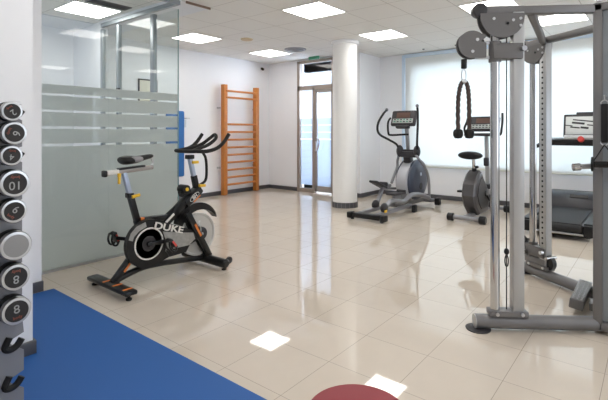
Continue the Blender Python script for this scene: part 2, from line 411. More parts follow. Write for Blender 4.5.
# hallway seen through the door
struct(MB().box((8.65, 6.1, -.05), (2.3, 3.0, .1)).done('floor_hall', M_FLOOR))
struct(MB().box((9.4, 6.1, 1.4), (.1, 3.0, 2.9)).done('wall_hall', M_WALL))
struct(MB().box((8.35, 7.55, 1.4), (2.1, .1, 2.9)).done('wall_hall_end', M_WALL))
struct(MB().box((8.65, 6.1, 2.85), (2.3, 3.0, .1)).done('ceiling_hall', M_CEIL))

# ------------------------------------------------------------------ ceiling fittings
GL = 'square ceiling light panels'
cl = root('ceiling_light', 'x', 'ceiling light', (0, 0, H), GL)
MB().box((0, 0, H-.004), (.60, .60, .008)).done('diffuser', M_LIGHT, None).parent = cl
cl.children[0].location = (0, 0, 0)
cl.children[0].data.transform(Matrix.Translation((0, 0, -H)) @ Matrix.Diagonal((.945, .945, 1, 1)))
f = MB()
for sx, sy, px, py in ((.6, .018, 0, .291), (.6, .018, 0, -.291), (.018, .564, .291, 0), (.018, .564, -.291, 0)): f.box((px, py, -.005), (sx, sy, .01))
fr = f.done('frame', mat('white_frame', (.75, .75, .74), .5), None); fr.parent = cl
LP = [(4.42, 3.37, 'square ceiling light in the top middle of the room, nearest before the column'),
      (6.22, 3.37, 'square ceiling light over the elliptical trainer, right of the column top'),
      (4.52, 5.86, 'square ceiling light just beyond the corner of the glass partition'),
      (6.27, 5.86, 'square ceiling light beside the round ceiling vent'),
      (5.62, 1.58, 'square ceiling light above the pulley head of the cable machine'),
      (6.80, 1.0, 'square ceiling light between the two top beams of the cable machine'),
      (2.62, 5.57, 'square ceiling light inside the glazed office, beside the slotted vent')]
off = [(3.22, 1.58), (4.42, .95), (1.42, .4), (6.22, -1.4), (3.22, -1.4), (.82, -1.4), (1.42, 1.9), (4.42, -2.6)]  # out of view: some read from reflections, the rest added to light the room
for i, (x, y, lb) in enumerate(LP+[(x, y, None) for x, y in off]):
    o = cl if i == 0 else copy_tree(cl)
    o.location = (x, y, H); o['label'] = lb or 'square ceiling light out of view, some reflected in the glass, others added for their light'
    if i == 6:
        pass
v = root('ceiling_vent', 'round silver air vent in the ceiling beside a light panel', 'vent', (6.27, 5.22, H))
MB().lathe([(.205, 0), (.20, -.012), (.17, -.016), (.165, -.006)], (6.27, 5.22, H), seg=48).done('rim', M_SILVER, v)
for r in (.14, .10, .06): MB().lathe([(r, -.004), (r-.004, -.02), (r-.02, -.026), (r-.024, -.02)], (6.27, 5.22, H), seg=40).done('ring', M_SILVER, v)
tag(MB().lathe([(.10, 0), (.10, -.012), (.085, -.022), (0, -.024)], (5.08, 5.27, H), seg=40).done('ceiling_disc', M_CREAMD), 'flat cream round cover plate on the ceiling tiles', 'ceiling cover')
v = root('slot_vent', 'slotted grey air grille in the office ceiling, beside its light', 'vent', (2.66, 5.12, H), )
MB().box((2.66, 5.12, H-.006), (.5, .16, .012)).done('frame', M_MIDGREY, v)
for k in range(5): MB().box((2.66, 5.06+.03*k, H-.014), (.46, .012, .008)).done('slat', M_DKGREY, v)
tag(MB().box((7.1, 5.42, H-.03), (.04, .26, .06), bev=.01).done('exit_sign', M_GREEN), 'small green emergency sign above the glass door', 'sign')
v = root('security_camera', 'tiny black dome camera near the top of the far corner', 'security camera', (7.05, 6.85, 2.66))
MB().box((7.05, 6.835, 2.67), (.05, .03, .05), bev=.008).done('mount', M_BLACK, v); MB().ell((7.05, 6.805, 2.655), (.03, .03, .03)).done('dome', M_BLACK, v)
for i, (y, z) in enumerate(((3.35, 2.79), (2.75, 2.79))):
    tag(MB().cyl((7.72, y, 2.785), (7.72, y, 2.80), .02, seg=16).done('sprinkler', M_DKGREY), ['small dark sprinkler cap on the ceiling nearer the column', 'small dark sprinkler cap on the ceiling nearer the cable machine'][i], 'sprinkler', 'sprinkler caps along the window')

# framed notice on the far wall, seen through the glass
v = root('framed_notice', 'black framed cream notice on the wall behind the glass partition', 'picture frame', (4.24, 6.84, 1.9))
f = MB(); 
for dx, dz, sx, sz in ((0, .27, .36, .02), (0, -.27, .36, .02), (-.17, 0, .02, .54), (.17, 0, .02, .54)): f.box((4.24+dx, 6.835, 1.89+dz), (sx, .025, sz))
f.done('frame', M_BLACK, v)
MB().box((4.24, 6.842, 1.89), (.33, .012, .53)).done('sheet', M_PAPER, v)
MB().box((4.27, 6.834, 1.76), (.14, .006, .03)).done('yellow_stripe', M_YEL, v); MB().box((4.27, 6.834, 1.70), (.14, .006, .04)).done('yellow_block', M_YEL, v)

# blue exercise mats hanging on the far wall
v = root('hanging_mat', 'blue exercise mat hanging on the wall beside the glass partition', 'exercise mat', (4.86, 6.8, .44))
MB().box((4.76, 6.79, 1.05), (.37, .07, 1.2), bev=.03, seg=3).done('mat_roll', M_BLUEP, v)
MB().tube([(4.99, 6.84, 1.52), (4.99, 6.76, 1.52), (5.06, 6.76, 1.52)], .008).done('hook', M_STEEL, v)
MB().box((5.0, 6.835, 1.42), (.04, .03, .14)).done('bracket', M_STEEL, v)

# ------------------------------------------------------------------ wall bars
wb = root('wall_bars', 'tall varnished wooden wall bars mounted on the white far wall', 'wall bars', (6.3, 6.7, 0))
for x in (5.85, 6.74): MB().box((x, 6.71, 1.11), (.09, .10, 2.2), bev=.006).done('post', M_WOOD, wb)
for i, z in enumerate((2.085, 1.955, 1.42, 1.265, 1.11, .955, .805, .655, .505, .355, .21)):
    MB().tube([(5.85, 6.69 if i > 1 else 6.66, z), (6.74, 6.69 if i > 1 else 6.66, z)], .021, 12).done('rung', M_WOOD, wb)
for z in (1.75, .55):
    for x in (5.80, 6.79): MB().box((x, 6.80, z), (.05, .10, .03)).done('wall_bracket', M_STEEL, wb)

# ------------------------------------------------------------------ blue mat floor, red stool
f = MB(); f.prism([(-.99, 1.33), (1.505, 1.33), (1.505, 3.775), (1.005, 3.775), (1.005, 2.752), (-.99, 2.752)], .0, .010, 'z')
tag(f.done('floor_mat', M_MAT), 'large blue rubber floor mat under the dumbbell rack', 'mat')
tag(MB().lathe([(.222, 0), (.229, .003), (.229, .009), (.224, .012), (0, .012)], (1.685, 1.04, 0), seg=96).done('round_mat', M_CREDN, ang=60), 'round crimson vinyl floor disc lying on the cream tiles', 'mat')

# ------------------------------------------------------------------ dumbbell rack
rk = root('dumbbell_rack', 'grey vertical dumbbell rack with notched plates by the white pier', 'dumbbell rack', (.5, 2.4, 0))
HZ = [1.354, 1.262, 1.167, 1.048, .931, .783, .649, .505, .335, .165]
HR = [.042, .0495, .0435, .059, .051, .063, .057, .059]
def plate_pts():
    pts = [(.30, .01)]; pts += [(.755, .01)]
    for z in HZ[::-1]:
        pts += [(.757, z-.085), (.757, z-.045), (.715, z-.012), (.695, z+.012), (.757, z+.035)] if z < .45 else [(.750, z-.06), (.750, z-.035), (.70, z-.012), (.68, z+.012), (.75, z+.035)]
    pts += [(.70, 1.385), (.30, 1.385)]
    out = [pts[0]]
    for p in pts[1:]:
        if p[1] < out[-1][1]: p = (p[0], out[-1][1]+.001)
        out.append(p)
    return out
for y in (2.215, 2.405): MB().prism(plate_pts(), y, y+.006).done('side_plate', M_RACK, rk)
MB().box((.42, 2.31, .03), (.6, .5, .04), bev=.01).done('base', M_RACK, rk)
MB().box((.40, 2.31, .70), (.08, .19, 1.3), bev=.005).done('post', M_RACK, rk)
for z in HZ:
    for y in (2.205, 2.395):
        MB().tube(catmull([(.748, y+.008, z+.010), (.728, y+.008, z-.016), (.702, y+.008, z-.024), (.682, y+.008, z-.010), (.700, y+.008, z+.030)], 4), [.0145]*17, 10).done('cradle', M_RUBBER, rk)
DB = [('2', -143, 'two'), ('6', -110, 'six'), ('4', 175, 'four'), ('10', 180, 'ten'), ('6', -37, 'six'), ('', 0, 'plain'), ('8', 180, 'eight'), ('8', 5, 'eight')]
DL = ['small chrome-rimmed black dumbbell numbered 2, topmost on the rack', 'chrome-rimmed dumbbell numbered 6, second from the top of the rack', 'small chrome-rimmed dumbbell numbered 4, between a 6 and the 10',
      'large chrome-rimmed dumbbell numbered 10, just below the 4', 'chrome-rimmed dumbbell numbered 6, just below the 10', 'dumbbell with a plain brushed metal end, no number',
      'chrome-rimmed dumbbell numbered 8, just below the plain metal one', 'chrome-rimmed dumbbell numbered 8, lowest one resting in the rack cradles']
def dumbbell(x, z, r, num, rot, label, yf=2.12):
    d = root('dumbbell', label, 'dumbbell', (x, yf, z), 'dumbbells on the rack')
    L = .075
    MB().lathe([(r*.74, .004), (r*.76, 0), (r*.93, .001), (r, .010), (r, .020)], (x, yf, z), (0, 1, 0), 40).done('chrome_rim', mat('dumbbell_steel', (.50, .50, .50), .3, metal=1), d)
    MB().lathe([(r*.95, .018), (r*1.0, .028), (r*1.0, L-.01), (r*.9, L)], (x, yf, z), (0, 1, 0), 40).done('rubber_head', M_RUBBER, d)
    MB().lathe([(r*.9, .315), (r*1.0, .325), (r*1.0, .375), (r*.9, .385)], (x, yf, z), (0, 1, 0), 40).done('rubber_head', M_RUBBER, d)
    MB().cyl((x, yf+L, z), (x, yf+.315, z), .014, seg=20).done('grip', M_CHROME, d)
    MB().cyl((x, yf-.001, z), (x, yf+.012, z), r*.76, seg=40).done('end_face', mat('brushed_end', (.25, .245, .24), .4, metal=.8) if not num else mat('dumbbell_face', (.018, .016, .015), .6), d)
    if num:
        R = Matrix.Translation((x, yf-.002, z)) @ Matrix.Rotation(PI/2, 4, 'X') @ Matrix.Rotation(math.radians(rot), 4, 'Z')
        text('number', num, r*.85, R @ Matrix.Translation((0, r*.12, 0)), mat('number_paint', (.36, .36, .35), .5), d, .0008, .0)
        text('lettering', 'body', r*.30, R @ Matrix.Translation((0, -r*.45, 0)), mat('lettering_red', (.30, .07, .04), .5), d, .0008, .0)
    return d
for i, (n, rt, w_) in enumerate(DB): dumbbell((.681, .690, .679, .692, .689, .696, .695, .698)[i], HZ[i], HR[i], n, rt, DL[i])

# ------------------------------------------------------------------ spin bike
YC = 3.38
sb = root('spin_bike', 'black spin bike with yellow knobs beside the frosted glass partition', 'exercise bike', (2.2, YC, 0))
def P(x, z, y=YC): return (x, y, z)
s = MB().box((1.765, 3.365, .058), (.10, .62, .036), bev=.014).done('rear_stabilizer', M_BLACKP, sb)
for y in (3.12, 3.27, 3.42): MB().box((1.765, y, .077), (.075, .022, .004)).done('grip_patch', M_ORG, s, label='orange patch')
for y in (3.10, 3.63): MB().lathe([(.022, 0), (.024, .012), (.012, .018), (.012, .045)], (1.765, y, 0), seg=20).done('foot', M_RUBBER, s)
s = MB().tube([(2.70, 3.06, .055), (2.70, 3.075, .06), (2.70, 3.69, .06), (2.70, 3.705, .055)], [.03, .042, .042, .03], 16).done('front_stabilizer', M_BLACKP, sb)
for y in (3.10, 3.66): MB().lathe([(.022, 0), (.024, .010), (.012, .014), (.012, .03)], (2.70, y, 0), seg=20).done('foot', M_RUBBER, s)
for y in (3.10, 3.66): MB().cyl((2.76, y-.012, .075), (2.76, y+.012, .075), .033, seg=24, bev=.004).done('transport_wheel', M_DKGREY, s)
f = MB(); f.tube(catmull([P(1.77, .06), P(1.95, .11), P(2.12, .125), P(2.4, .10), P(2.70, .065)], 6), .026, 12)
f.bar(P(1.78, .06), P(2.04, .34), .045, .05, (0, 1, 0), .008)
f.done('base_frame', M_BLACKP, sb)
MB().bar((1.87, YC-.026, .135), (1.94, YC-.026, .215), .018, .003, (0, 1, 0)).done('frame_decal', M_ORG, sb)
f = MB(); f.bar(P(2.05, .33), P(1.992, .535), .05, .05, (0, 1, 0), .008); f.bar(P(2.0, .515), P(1.932, .755), .046, .052, (0, 1, 0), .008)
f.bar(P(1.985, .525), P(2.28, .515), .05, .05, (0, 1, 0), .008)
f.bar(P(2.20, .42), P(2.50, .66), .06, .075, (0, 1, 0), .012); f.bar(P(2.46, .605), P(2.635, .735), .075, .10, (0, 1, 0), .015)
f.bar(P(2.40, .60), P(2.735, .07), .07, .055, (0, 1, 0), .012); f.bar(P(2.19, .43), P(2.42, .58), .1, .03, (0, 1, 0), .01)
f.done('main_frame', M_BLACKP, sb)
MB().bar((2.22, YC-.0405, .455), (2.33, YC-.0405, .54), .02, .004, (0, 1, 0)).done('frame_stripe', M_WHT, sb)
MB().bar((2.51, 3.2745, .425), (2.585, 3.2855, .305), .02, .006, (0, 1, 0)).done('fork_stripe', M_ORG, sb)
e = MB().lathe([(.055, 0), (.055, .004), (0, .004)], (0, 0, 0), (0, 0, 1), 32)
bmesh.ops.transform(e.bm, matrix=frame_m((2.545, YC-.0485, .668), (.8, 0, .6), (-.6, 0, .8)) @ Matrix.Diagonal((1.1, .45, 1, 1)), verts=e.bm.verts)
e = e.done('oval_badge', M_WHT, sb, label='white oval badge')
e2 = MB().lathe([(.050, .004), (.050, .006), (0, .006)], (0, 0, 0), (0, 0, 1), 32)
bmesh.ops.transform(e2.bm, matrix=frame_m((2.545, YC-.0485, .668), (.8, 0, .6), (-.6, 0, .8)) @ Matrix.Diagonal((1.1, .40, 1, 1)), verts=e2.bm.verts)
e2.done('badge_field', M_BLACK, e)
text('badge_lettering', 'BH', .045, frame_m((2.545, YC-.0555, .668), (.8, 0, .6), (-.6, 0, .8)), M_WHT, e, .001, .001)
MB().bar((2.535, YC-.051, .620), (2.61, YC-.051, .675), .010, .004, (0, 1, 0)).done('orange_underline', M_ORG, sb)
# seat post, slider, saddle
MB().bar(P(1.945, .70), P(1.878, .945), .034, .044, (0, 1, 0), .006).done('seat_post', mat('blue_silver', (.42, .48, .60), .3, metal=.5), sb)
f = MB().bar(P(1.72, .938), P(2.14, .966), .046, .036, (0, 0, 1), .008).done('seat_slider', mat('dull_metal', (.36, .33, .31), .35, metal=.8), sb)
MB().bar(P(1.735, .941), P(1.83, .947), .048, .036, (0, 0, 1), .004).done('slider_scale', M_WHT, f, label='white scale sticker')
MB().bar(P(1.705, .937), P(1.732, .938), .056, .052, (0, 0, 1), .008).done('end_cap', M_BLACK, f)
MB().bar(P(1.83, .966), P(2.06, .981), .048, .016, (0, 0, 1), .003).done('slider_insert', M_BLACK, f)
MB().tube(catmull([P(2.12, .98), P(2.145, 1.0), P(2.125, 1.045), P(2.06, 1.052), P(1.99, 1.035)], 5), .010, 8).done('saddle_clamp', M_STEEL, sb)
secs = []
for x, w2, zt, th in ((1.832, .03, 1.058, .02), (1.845, .065, 1.064, .045), (1.88, .082, 1.072, .055), (1.93, .078, 1.070, .050), (1.975, .055, 1.064, .042), (2.02, .032, 1.068, .036), (2.08, .022, 1.076, .030), (2.12, .018, 1.076, .026), (2.135, .010, 1.070, .012)):
    ring = []
    for k in range(16):
        a = 2*PI*k/16; cz = zt-th*.65
        ring.append((x+.012, YC+w2*1.15*math.cos(a), cz+th*.72*math.sin(a)))
    secs.append(ring)
sd = MB().loft(secs).done('saddle', M_BLACK, sb, ang=60, sub=1)
MB().ell((1.95, YC-.072, 1.045), (.055, .022, .026), rot=Matrix.Rotation(-.3, 4, 'Z')).done('saddle_panel', mat('grey_vinyl', (.30, .29, .30), .5), sd, label='grey side panel')
MB().ell((1.925, YC+.058, 1.052), (.042, .012, .018), rot=Matrix.Rotation(.3, 4, 'Z')).done('saddle_panel', MATS['grey_vinyl'], sd, label='grey side panel')
def knob(x, z, y, dx, dz, nm='adjust_knob'):
    f = MB(); f.cyl((x, y, z), (x+dx*.35, y, z+dz*.35), .014, seg=14); f.bar((x+dx*.35, y, z+dz*.35), (x+dx, y, z+dz), .016, .026, (0, 1, 0) if abs(dz) > abs(dx) else (0, 0, 1), .005)
    return f.done(nm, M_YEL, sb, label='yellow knob')
knob(1.825, .935, YC-.03, -.002, -.085); knob(1.93, .735, YC-.04, .07, .012); knob(2.535, .985, YC-.03, .07, 0); knob(2.60, .765, YC-.045, .075, -.005)
MB().bar(P(2.607, .715), P(2.573, .86), .044, .056, (0, 1, 0), .008).done('post_sleeve', M_BLACKP, sb)
MB().box(P(1.93, .745), (.05, .062, .04), bev=.006).done('post_collar', M_BLACK, sb)
MB().box((2.03, YC-.015, .54), (.03, .04, .02)).done('frame_sticker', M_ORG, sb)
# handlebar
MB().bar(P(2.61, .70), P(2.525, 1.04), .034, .044, (0, 1, 0), .006).done('handlebar_post', MATS['blue_silver'], sb)
MB().box(P(2.527, 1.035), (.07, .06, .04), bev=.008).done('handlebar_clamp', M_BLACK, sb)
hb = MB()
for sgn, top in ((-1, 1.245), (1, 1.245)):
    y = YC+sgn*.20
    hb.tube(catmull([(2.455, YC, 1.09), (2.455, YC+sgn*.08, 1.09), (2.485, YC+sgn*.15, 1.092), (2.57, y, 1.092), (2.68, y, 1.115), (2.76, y, 1.165), (2.83, y, top)], 6), .0175, 12)
hb.tube(catmull([(2.49, YC-.09, 1.09), (2.55, YC-.065, 1.105), (2.70, YC-.055, 1.145), (2.80, YC-.045, 1.205), (2.825, YC-.0, 1.24), (2.80, YC+.045, 1.205), (2.70, YC+.055, 1.145), (2.55, YC+.065, 1.105), (2.49, YC+.09, 1.09)], 6), .0165, 12)
hb.done('handlebar', M_RUBBER, sb, ang=60)
MB().tube(catmull([(2.62, YC-.05, 1.09), (2.68, YC-.04, 1.02), (2.70, YC-.03, .88), (2.69, YC-.02, .80), (2.62, YC-.02, .765)], 6), .013, 10).done('cable', M_BLACK, sb)
f = MB().cyl((2.46, YC-.05, .745), (2.46, YC+.05, .745), .04, seg=20, bev=.004); f.bar((2.42, YC, .70), (2.52, YC, .735), .05, .05); f = f.done('resistance_knob', M_BLACK, sb)
MB().cyl((2.46, YC-.058, .745), (2.46, YC-.048, .745), .016, seg=16).done('knob_cap', M_YEL, f)
# drive guard
def hull_guard(cx, cz, R, cx2, cz2, r2, n=26):
    d = Vector((cx2-cx, cz2-cz)); L = d.length; a0 = math.atan2(d.y, d.x); al = math.acos((R-r2)/L); pts = []
    for k in range(n+1):
        a = a0+al+(2*PI-2*al)*k/n; pts.append((cx+R*math.cos(a), cz+R*math.sin(a)))
    for k in range(n//2+1):
        a = a0-al+2*al*k/(n//2); pts.append((cx2+r2*math.cos(a), cz2+r2*math.sin(a)))
    return pts
GYR = 3.29; gx, gz = 2.055, .337
g = MB().prism(hull_guard(gx, gz, .20, 2.50, .315, .055), GYR+.004, GYR+.05).done('drive_guard', M_BLACK, sb)
rg = MB().lathe([(.122, .0), (.122, -.004), (.134, -.004), (.134, .0)], (gx, GYR+.004, gz), (0, 1, 0), 48).done('guard_ring', M_WHT, g, label='white ring')
MB().lathe([(0, -.003), (.060, -.003), (.066, .002)], (gx, GYR+.004, gz), (0, 1, 0), 32).done('guard_hub', M_DKGREY, g)
MB().prism([(2.185, .415), (2.36, .375), (2.50, .350), (2.52, .29), (2.44, .235), (2.32, .205), (2.21, .24), (2.215, .33)], GYR, GYR+.006).done('guard_panel', M_GRYD, g, label='grey patterned panel')
MB().prism([(1.872, .40), (1.89, .45), (1.94, .497), (2.02, .522), (2.03, .482), (1.96, .455), (1.92, .42), (1.905, .385)], GYR, GYR+.006).done('guard_patch', M_GRYD, g, label='grey patterned panel')
text('lettering', 'DUKE', .078, frame_m((2.245, GYR-.001, .435), (.945, 0, -.30), (.30, 0, .945)), M_WHT, g, .0015, .002, 1.5)
MB().prism([(2.21, .25), (2.46, .245), (2.42, .19), (2.25, .185)], GYR-.002, GYR+.02).done('guard_lower', M_BLACK, g)
# cranks and pedals
def pedal(cx, cy, cz, sgn, tilt):
    p = MB().box((cx, cy, cz), (.095, .075, .022), Matrix.Rotation(tilt, 4, 'Y'), .004).done('pedal', M_DKGREY, sb)
    R = Matrix.Translation((cx, cy, cz)) @ Matrix.Rotation(tilt, 4, 'Y')
    for q in (-.03, .03):
        MB().tube(catmull([R @ V(-.03, q, -.01), R @ V(-.038, q, -.025), R @ V(.0, q, -.048), R @ V(.045, q, -.046), R @ V(.06, q, -.02), R @ V(.04, q, 0)], 5), .009, 6).done('toe_cage', M_BLACK, p)
    MB().box(R @ V(.0, -.039, 0), (.06, .002, .016), Matrix.Rotation(tilt, 4, 'Y')).done('reflector', M_RED, p)
    return p
MB().bar((gx-.01, GYR-.022, gz+.003), (2.205, GYR-.03, gz-.0), .018, .030, (0, 0, 1), .005, .02).done('crank_arm', M_BLACK, sb)
MB().bar((gx-.01, YC+.11, gz+.003), (1.895, YC+.115, gz+.045), .018, .030, (0, 0, 1), .005, .02).done('crank_arm', M_BLACK, sb)
MB().cyl((gx, GYR-.03, gz), (gx, YC+.12, gz), .022, seg=20).done('crank_axle', M_DKGREY, sb)
pedal(2.215, GYR-.085, .325, -1, .9); pedal(1.895, YC+.165, .385, 1, 1.25)
# flywheel, fender
fw = MB().lathe([(0, -.010), (.175, -.010), (.185, -.018), (.198, -.018), (.20, -.014), (.20, .014), (.198, .018), (.185, .018), (.175, .010), (0, .010)], (2.61, YC, .305), (0, 1, 0), 64).done('flywheel', M_FLY, sb)
MB().cyl((2.62, YC-.065, .315), (2.62, YC+.065, .315), .062, seg=32, bev=.008).done('hub_cover', M_DKGREY, fw)
MB().cyl((2.62, YC-.07, .315), (2.62, YC+.07, .315), .014, seg=12).done('hub_bolt', M_STEEL, fw)
MB().bar((2.425, GYR-.012, .55), (2.715, GYR+.03, .085), .058, .026, (0, 1, 0), .008).done('fork_blade', M_BLACKP, sb)
f = MB(); ri = .205; A0, A1 = math.radians(150), math.radians(32); outer = []; inner = []
for k in range(25):
    t = k/24; a = A0+(A1-A0)*t; th = .15*(t+.12)**.5*(1-t)**.8 + .003
    r_ = ri+.05*t; outer.append((2.60+(r_+th)*math.cos(a), .305+(r_+th)*math.sin(a))); inner.append((2.60+r_*math.cos(a), .305+r_*math.sin(a)))
f.prism(outer+inner[::-1], YC-.035, YC+.035); f.done('fender', M_BLACKP, sb)
MB().tube(catmull([(2.60, YC-.07, .33), (2.59, YC-.08, .38), (2.565, YC-.08, .42), (2.585, YC-.08, .445)], 4), .005, 6).done('brake_lever', M_STEEL, sb)

# ------------------------------------------------------------------ elliptical trainer
EC = 3.22
el = root('elliptical_trainer', 'grey and slate blue elliptical trainer standing beside the white column', 'elliptical trainer', (6.4, EC, 0))
s = MB().box((5.46, EC, .065), (.10, .44, .07), bev=.012).done('rear_bar', M_BLACK, el)
for y in (3.49, 2.95): MB().box((5.46, y, .06), (.12, .07, .085), bev=.012).done('end_cap', M_BLACK, s)
for y in (3.46, 2.98): MB().cyl((5.46, y, 0), (5.46, y, .03), .025, seg=16).done('foot', M_RUBBER, s)
for y in (3.35, 3.07): MB().bar((5.50, y, .085), (6.55, y, .10), .07, .05, (0, 0, 1), .008).done('rail', M_SILVER, el)
MB().box((6.52, EC, .075), (.09, .40, .05), bev=.01).done('cross_bar', M_GYM, el)
MB().box((6.5, 2.97, .06), (.10, .06, .11), bev=.012).done('rail_foot', M_BLACK, el)
MB().bar((6.5, EC, .09), (7.35, EC, .09), .09, .07, (0, 0, 1), .01).done('spine', M_GYM, el)
s = MB().tube([(7.35, 2.95, .08), (7.35, 3.49, .08)], .034, 16).done('front_bar', M_SILVER, el)
for y in (2.93, 3.51): MB().box((7.35, y, .07), (.1, .09, .12), bev=.015).done('end_cap', M_BLACK, s)
def oval(cx, cz, a, b, tilt, n=40):
    o = []
    for k in range(n):
        t = 2*PI*k/n; x = a*math.cos(t); z = b*math.sin(t); o.append((cx+x*math.cos(tilt)-z*math.sin(tilt), cz+x*math.sin(tilt)+z*math.cos(tilt)))
    return o
f = MB()
secs = []
for y, sc in ((EC+.09, .86), (EC+.08, .97), (EC+.06, 1), (EC-.06, 1), (EC-.08, .97), (EC-.09, .86)):
    secs.append([(x, y, z) for x, z in oval(6.90, .46, .40*sc, .325*sc, .3)])
f.loft(secs); sh = f.done('shroud', mat('pearl_grey_shroud', (.42, .42, .45), .35), el, label='light grey shroud')
for sg in (-1, 1):
    secs = []
    for d, sc in ((.080, 1), (.115, .98), (.135, .9), (.145, .6), (.148, .2)):
        secs.append([(x, EC+sg*d, z) for x, z in oval(6.95, .47, .375*sc, .335*sc, .3)])
    dsc = MB().loft(secs).done('side_disc', M_DISC, sh, label='slate blue disc')
    MB().cyl((6.98, EC+sg*.135, .36), (6.98, EC+sg*.150, .36), .06, seg=28).done('disc_port', M_BLACK, dsc)
    MB().cyl((6.98, EC+sg*.135, .56), (6.98, EC+sg*.149, .56), .03, seg=20).done('disc_badge', mat('pale_badge', (.5, .56, .66), .4), dsc)
MB().tube([(6.86, EC, .74), (6.80, EC, 1.0), (6.74, EC, 1.36)], .032, 14).done('mast', M_SILVER, el)
MB().box((6.80, EC, .84), (.14, .12, .16), Matrix.Rotation(-.2, 4, 'Y'), .02).done('mast_boot', M_DKGREY, el)
MB().tube([(6.72, EC-.20, .95), (6.72, EC+.12, .95)], .03, 14).done('pivot_axle', M_DKGREY, el)
for y in (EC-.20, EC+.10): MB().ell((6.70, y, .95), (.07, .055, .10)).done('pivot_cover', M_DKGREY, el)
MB().bar((6.70, EC-.2, .90), (6.70, EC+.1, .90), .09, .10, (0, 0, 1), .03).done('pivot_cover', M_DKGREY, el)
# console
R = Matrix.Rotation(.33, 4, 'Y')
cn = MB().box((6.74, EC+.045, 1.49), (.07, .44, .27), R, .03, 3).done('console', M_DKGREY, el)
RR = Matrix.Translation((6.74, EC+.045, 1.49)) @ R
MB().box(RR @ V(-.037, 0, .045), (.006, .24, .09), R).done('display', M_BROWN, cn)
MB().box(RR @ V(-.037, 0, -.055), (.006, .36, .075), R, .002).done('button_panel', M_BUTTON, cn)
for k in range(6):
    for j in range(2): MB().box(RR @ V(-.042, -.14+.056*k, -.035-.034*j), (.004, .034, .016), R).done('button', M_DKGREY if (k+j) % 2 else M_GREEN, cn)
MB().box(RR @ V(.0, 0, -.15), (.08, .24, .05), R, .02).done('console_tray', M_DKGREY, cn)
MB().tube(catmull([(6.66, EC+.25, 1.50), (6.60, EC+.265, 1.42), (6.60, EC+.26, 1.25), (6.62, EC+.22, 1.215), (6.66, EC, 1.225), (6.62, EC-.08, 1.225)], 6), .017, 10).done('fixed_handle', M_RUBBER, el)
# moving arms
MB().tube(catmull([(6.58, EC+.28, 1.635), (6.46, EC+.28, 1.56), (6.31, EC+.28, 1.43), (6.27, EC+.28, 1.31), (6.34, EC+.27, 1.22), (6.52, EC+.20, 1.135), (6.64, EC+.13, 1.06), (6.68, EC+.11, .97)], 6), .0185, 10).done('swing_arm', M_RUBBER, el)
MB().tube(catmull([(6.58, EC-.26, 1.68), (6.60, EC-.26, 1.58), (6.60, EC-.26, 1.38), (6.58, EC-.26, 1.18), (6.62, EC-.24, 1.05), (6.68, EC-.22, .97)], 6), .0185, 10).done('swing_arm', M_RUBBER, el)
for y, z, x in ((EC+.28, 1.635, 6.58), (EC-.26, 1.68, 6.58)): MB().ell((x, y, z), (.026, .026, .03)).done('arm_tip', M_MIDGREY, el)
# lower arms, pedal beams
for sg, pz, px, y0, y1 in ((1, .40, 6.18, EC+.12, EC+.22), (-1, .27, 6.15, EC-.20, EC-.22)):
    y2 = EC+sg*.24
    if sg == 1:
        MB().tube(catmull([(6.70, y0, .90), (6.74, EC+.15, .84), (6.77, EC+.18, .77), (6.765, EC+.18, .68), (6.66, EC+.18, .55), (6.54, EC+.17, .43)], 6), .022, 10).done('lower_arm', M_SILVER, el)
        f = MB().bar((5.98, EC+.14, .13), (6.20, EC+.16, .36), .05, .06, (0, 1, 0), .015); f.bar((6.18, EC+.16, .36), (6.50, EC+.17, .40), .05, .05, (0, 0, 1), .015); f.bar((6.3, EC+.17, .36), (6.95, EC+.18, .30), .03, .04, (0, 0, 1), .01)
        f.done('pedal_beam', M_SILVER, el)
        pd = MB().box((6.14, EC+.19, .44), (.36, .15, .035), Matrix.Rotation(.36, 4, 'Y'), .012).done('pedal', M_DKGREY, el)
        MB().box((6.30, EC+.19, .43), (.05, .15, .07), Matrix.Rotation(.22, 4, 'Y'), .015).done('toe_stop', M_DKGREY, pd)
        MB().ell((5.96, EC+.14, .15), (.085, .05, .075)).done('wheel_cover', M_DKGREY, el); MB().cyl((5.94, EC+.11, .14), (5.94, EC+.17, .14), .035, seg=20).done('roller_wheel', M_BLACK, el)
    else:
        MB().tube(catmull([(6.66, y0, .90), (6.70, EC-.24, .82), (6.90, EC-.25, .68), (7.04, EC-.25, .50), (7.08, EC-.25, .18)], 6), .022, 10).done('lower_arm', M_SILVER, el)
        f = MB().tube(catmull([(5.72, EC-.16, .17), (5.86, EC-.17, .245), (6.02, EC-.18, .235), (6.22, EC-.20, .20), (6.42, EC-.22, .27), (6.6, EC-.22, .27), (6.82, EC-.24, .235), (7.07, EC-.25, .16)], 6), .036, 12)
        f.done('pedal_beam', M_SILVER, el)
        pd = MB().box((6.05, EC-.16, .335), (.38, .15, .03), Matrix.Rotation(.05, 4, 'Y'), .012).done('pedal', M_DKGREY, el)
        MB().box((6.22, EC-.16, .35), (.05, .15, .06), None, .015).done('toe_stop', M_DKGREY, pd)
        MB().box((6.05, EC-.17, .29), (.2, .05, .07), None, .01).done('pedal_mount', M_SILVER, el)
        MB().ell((5.70, EC-.15, .17), (.085, .05, .07)).done('wheel_cover', M_DKGREY, el); f = MB().cyl((5.68, EC-.19, .145), (5.68, EC-.12, .145), .035, seg=20).done('roller_wheel', M_BLACK, el)
        MB().box((5.66, EC-.195, .125), (.07, .012, .035), None, .003).done('wheel_guard', M_YEL, el, label='yellow wheel guard')

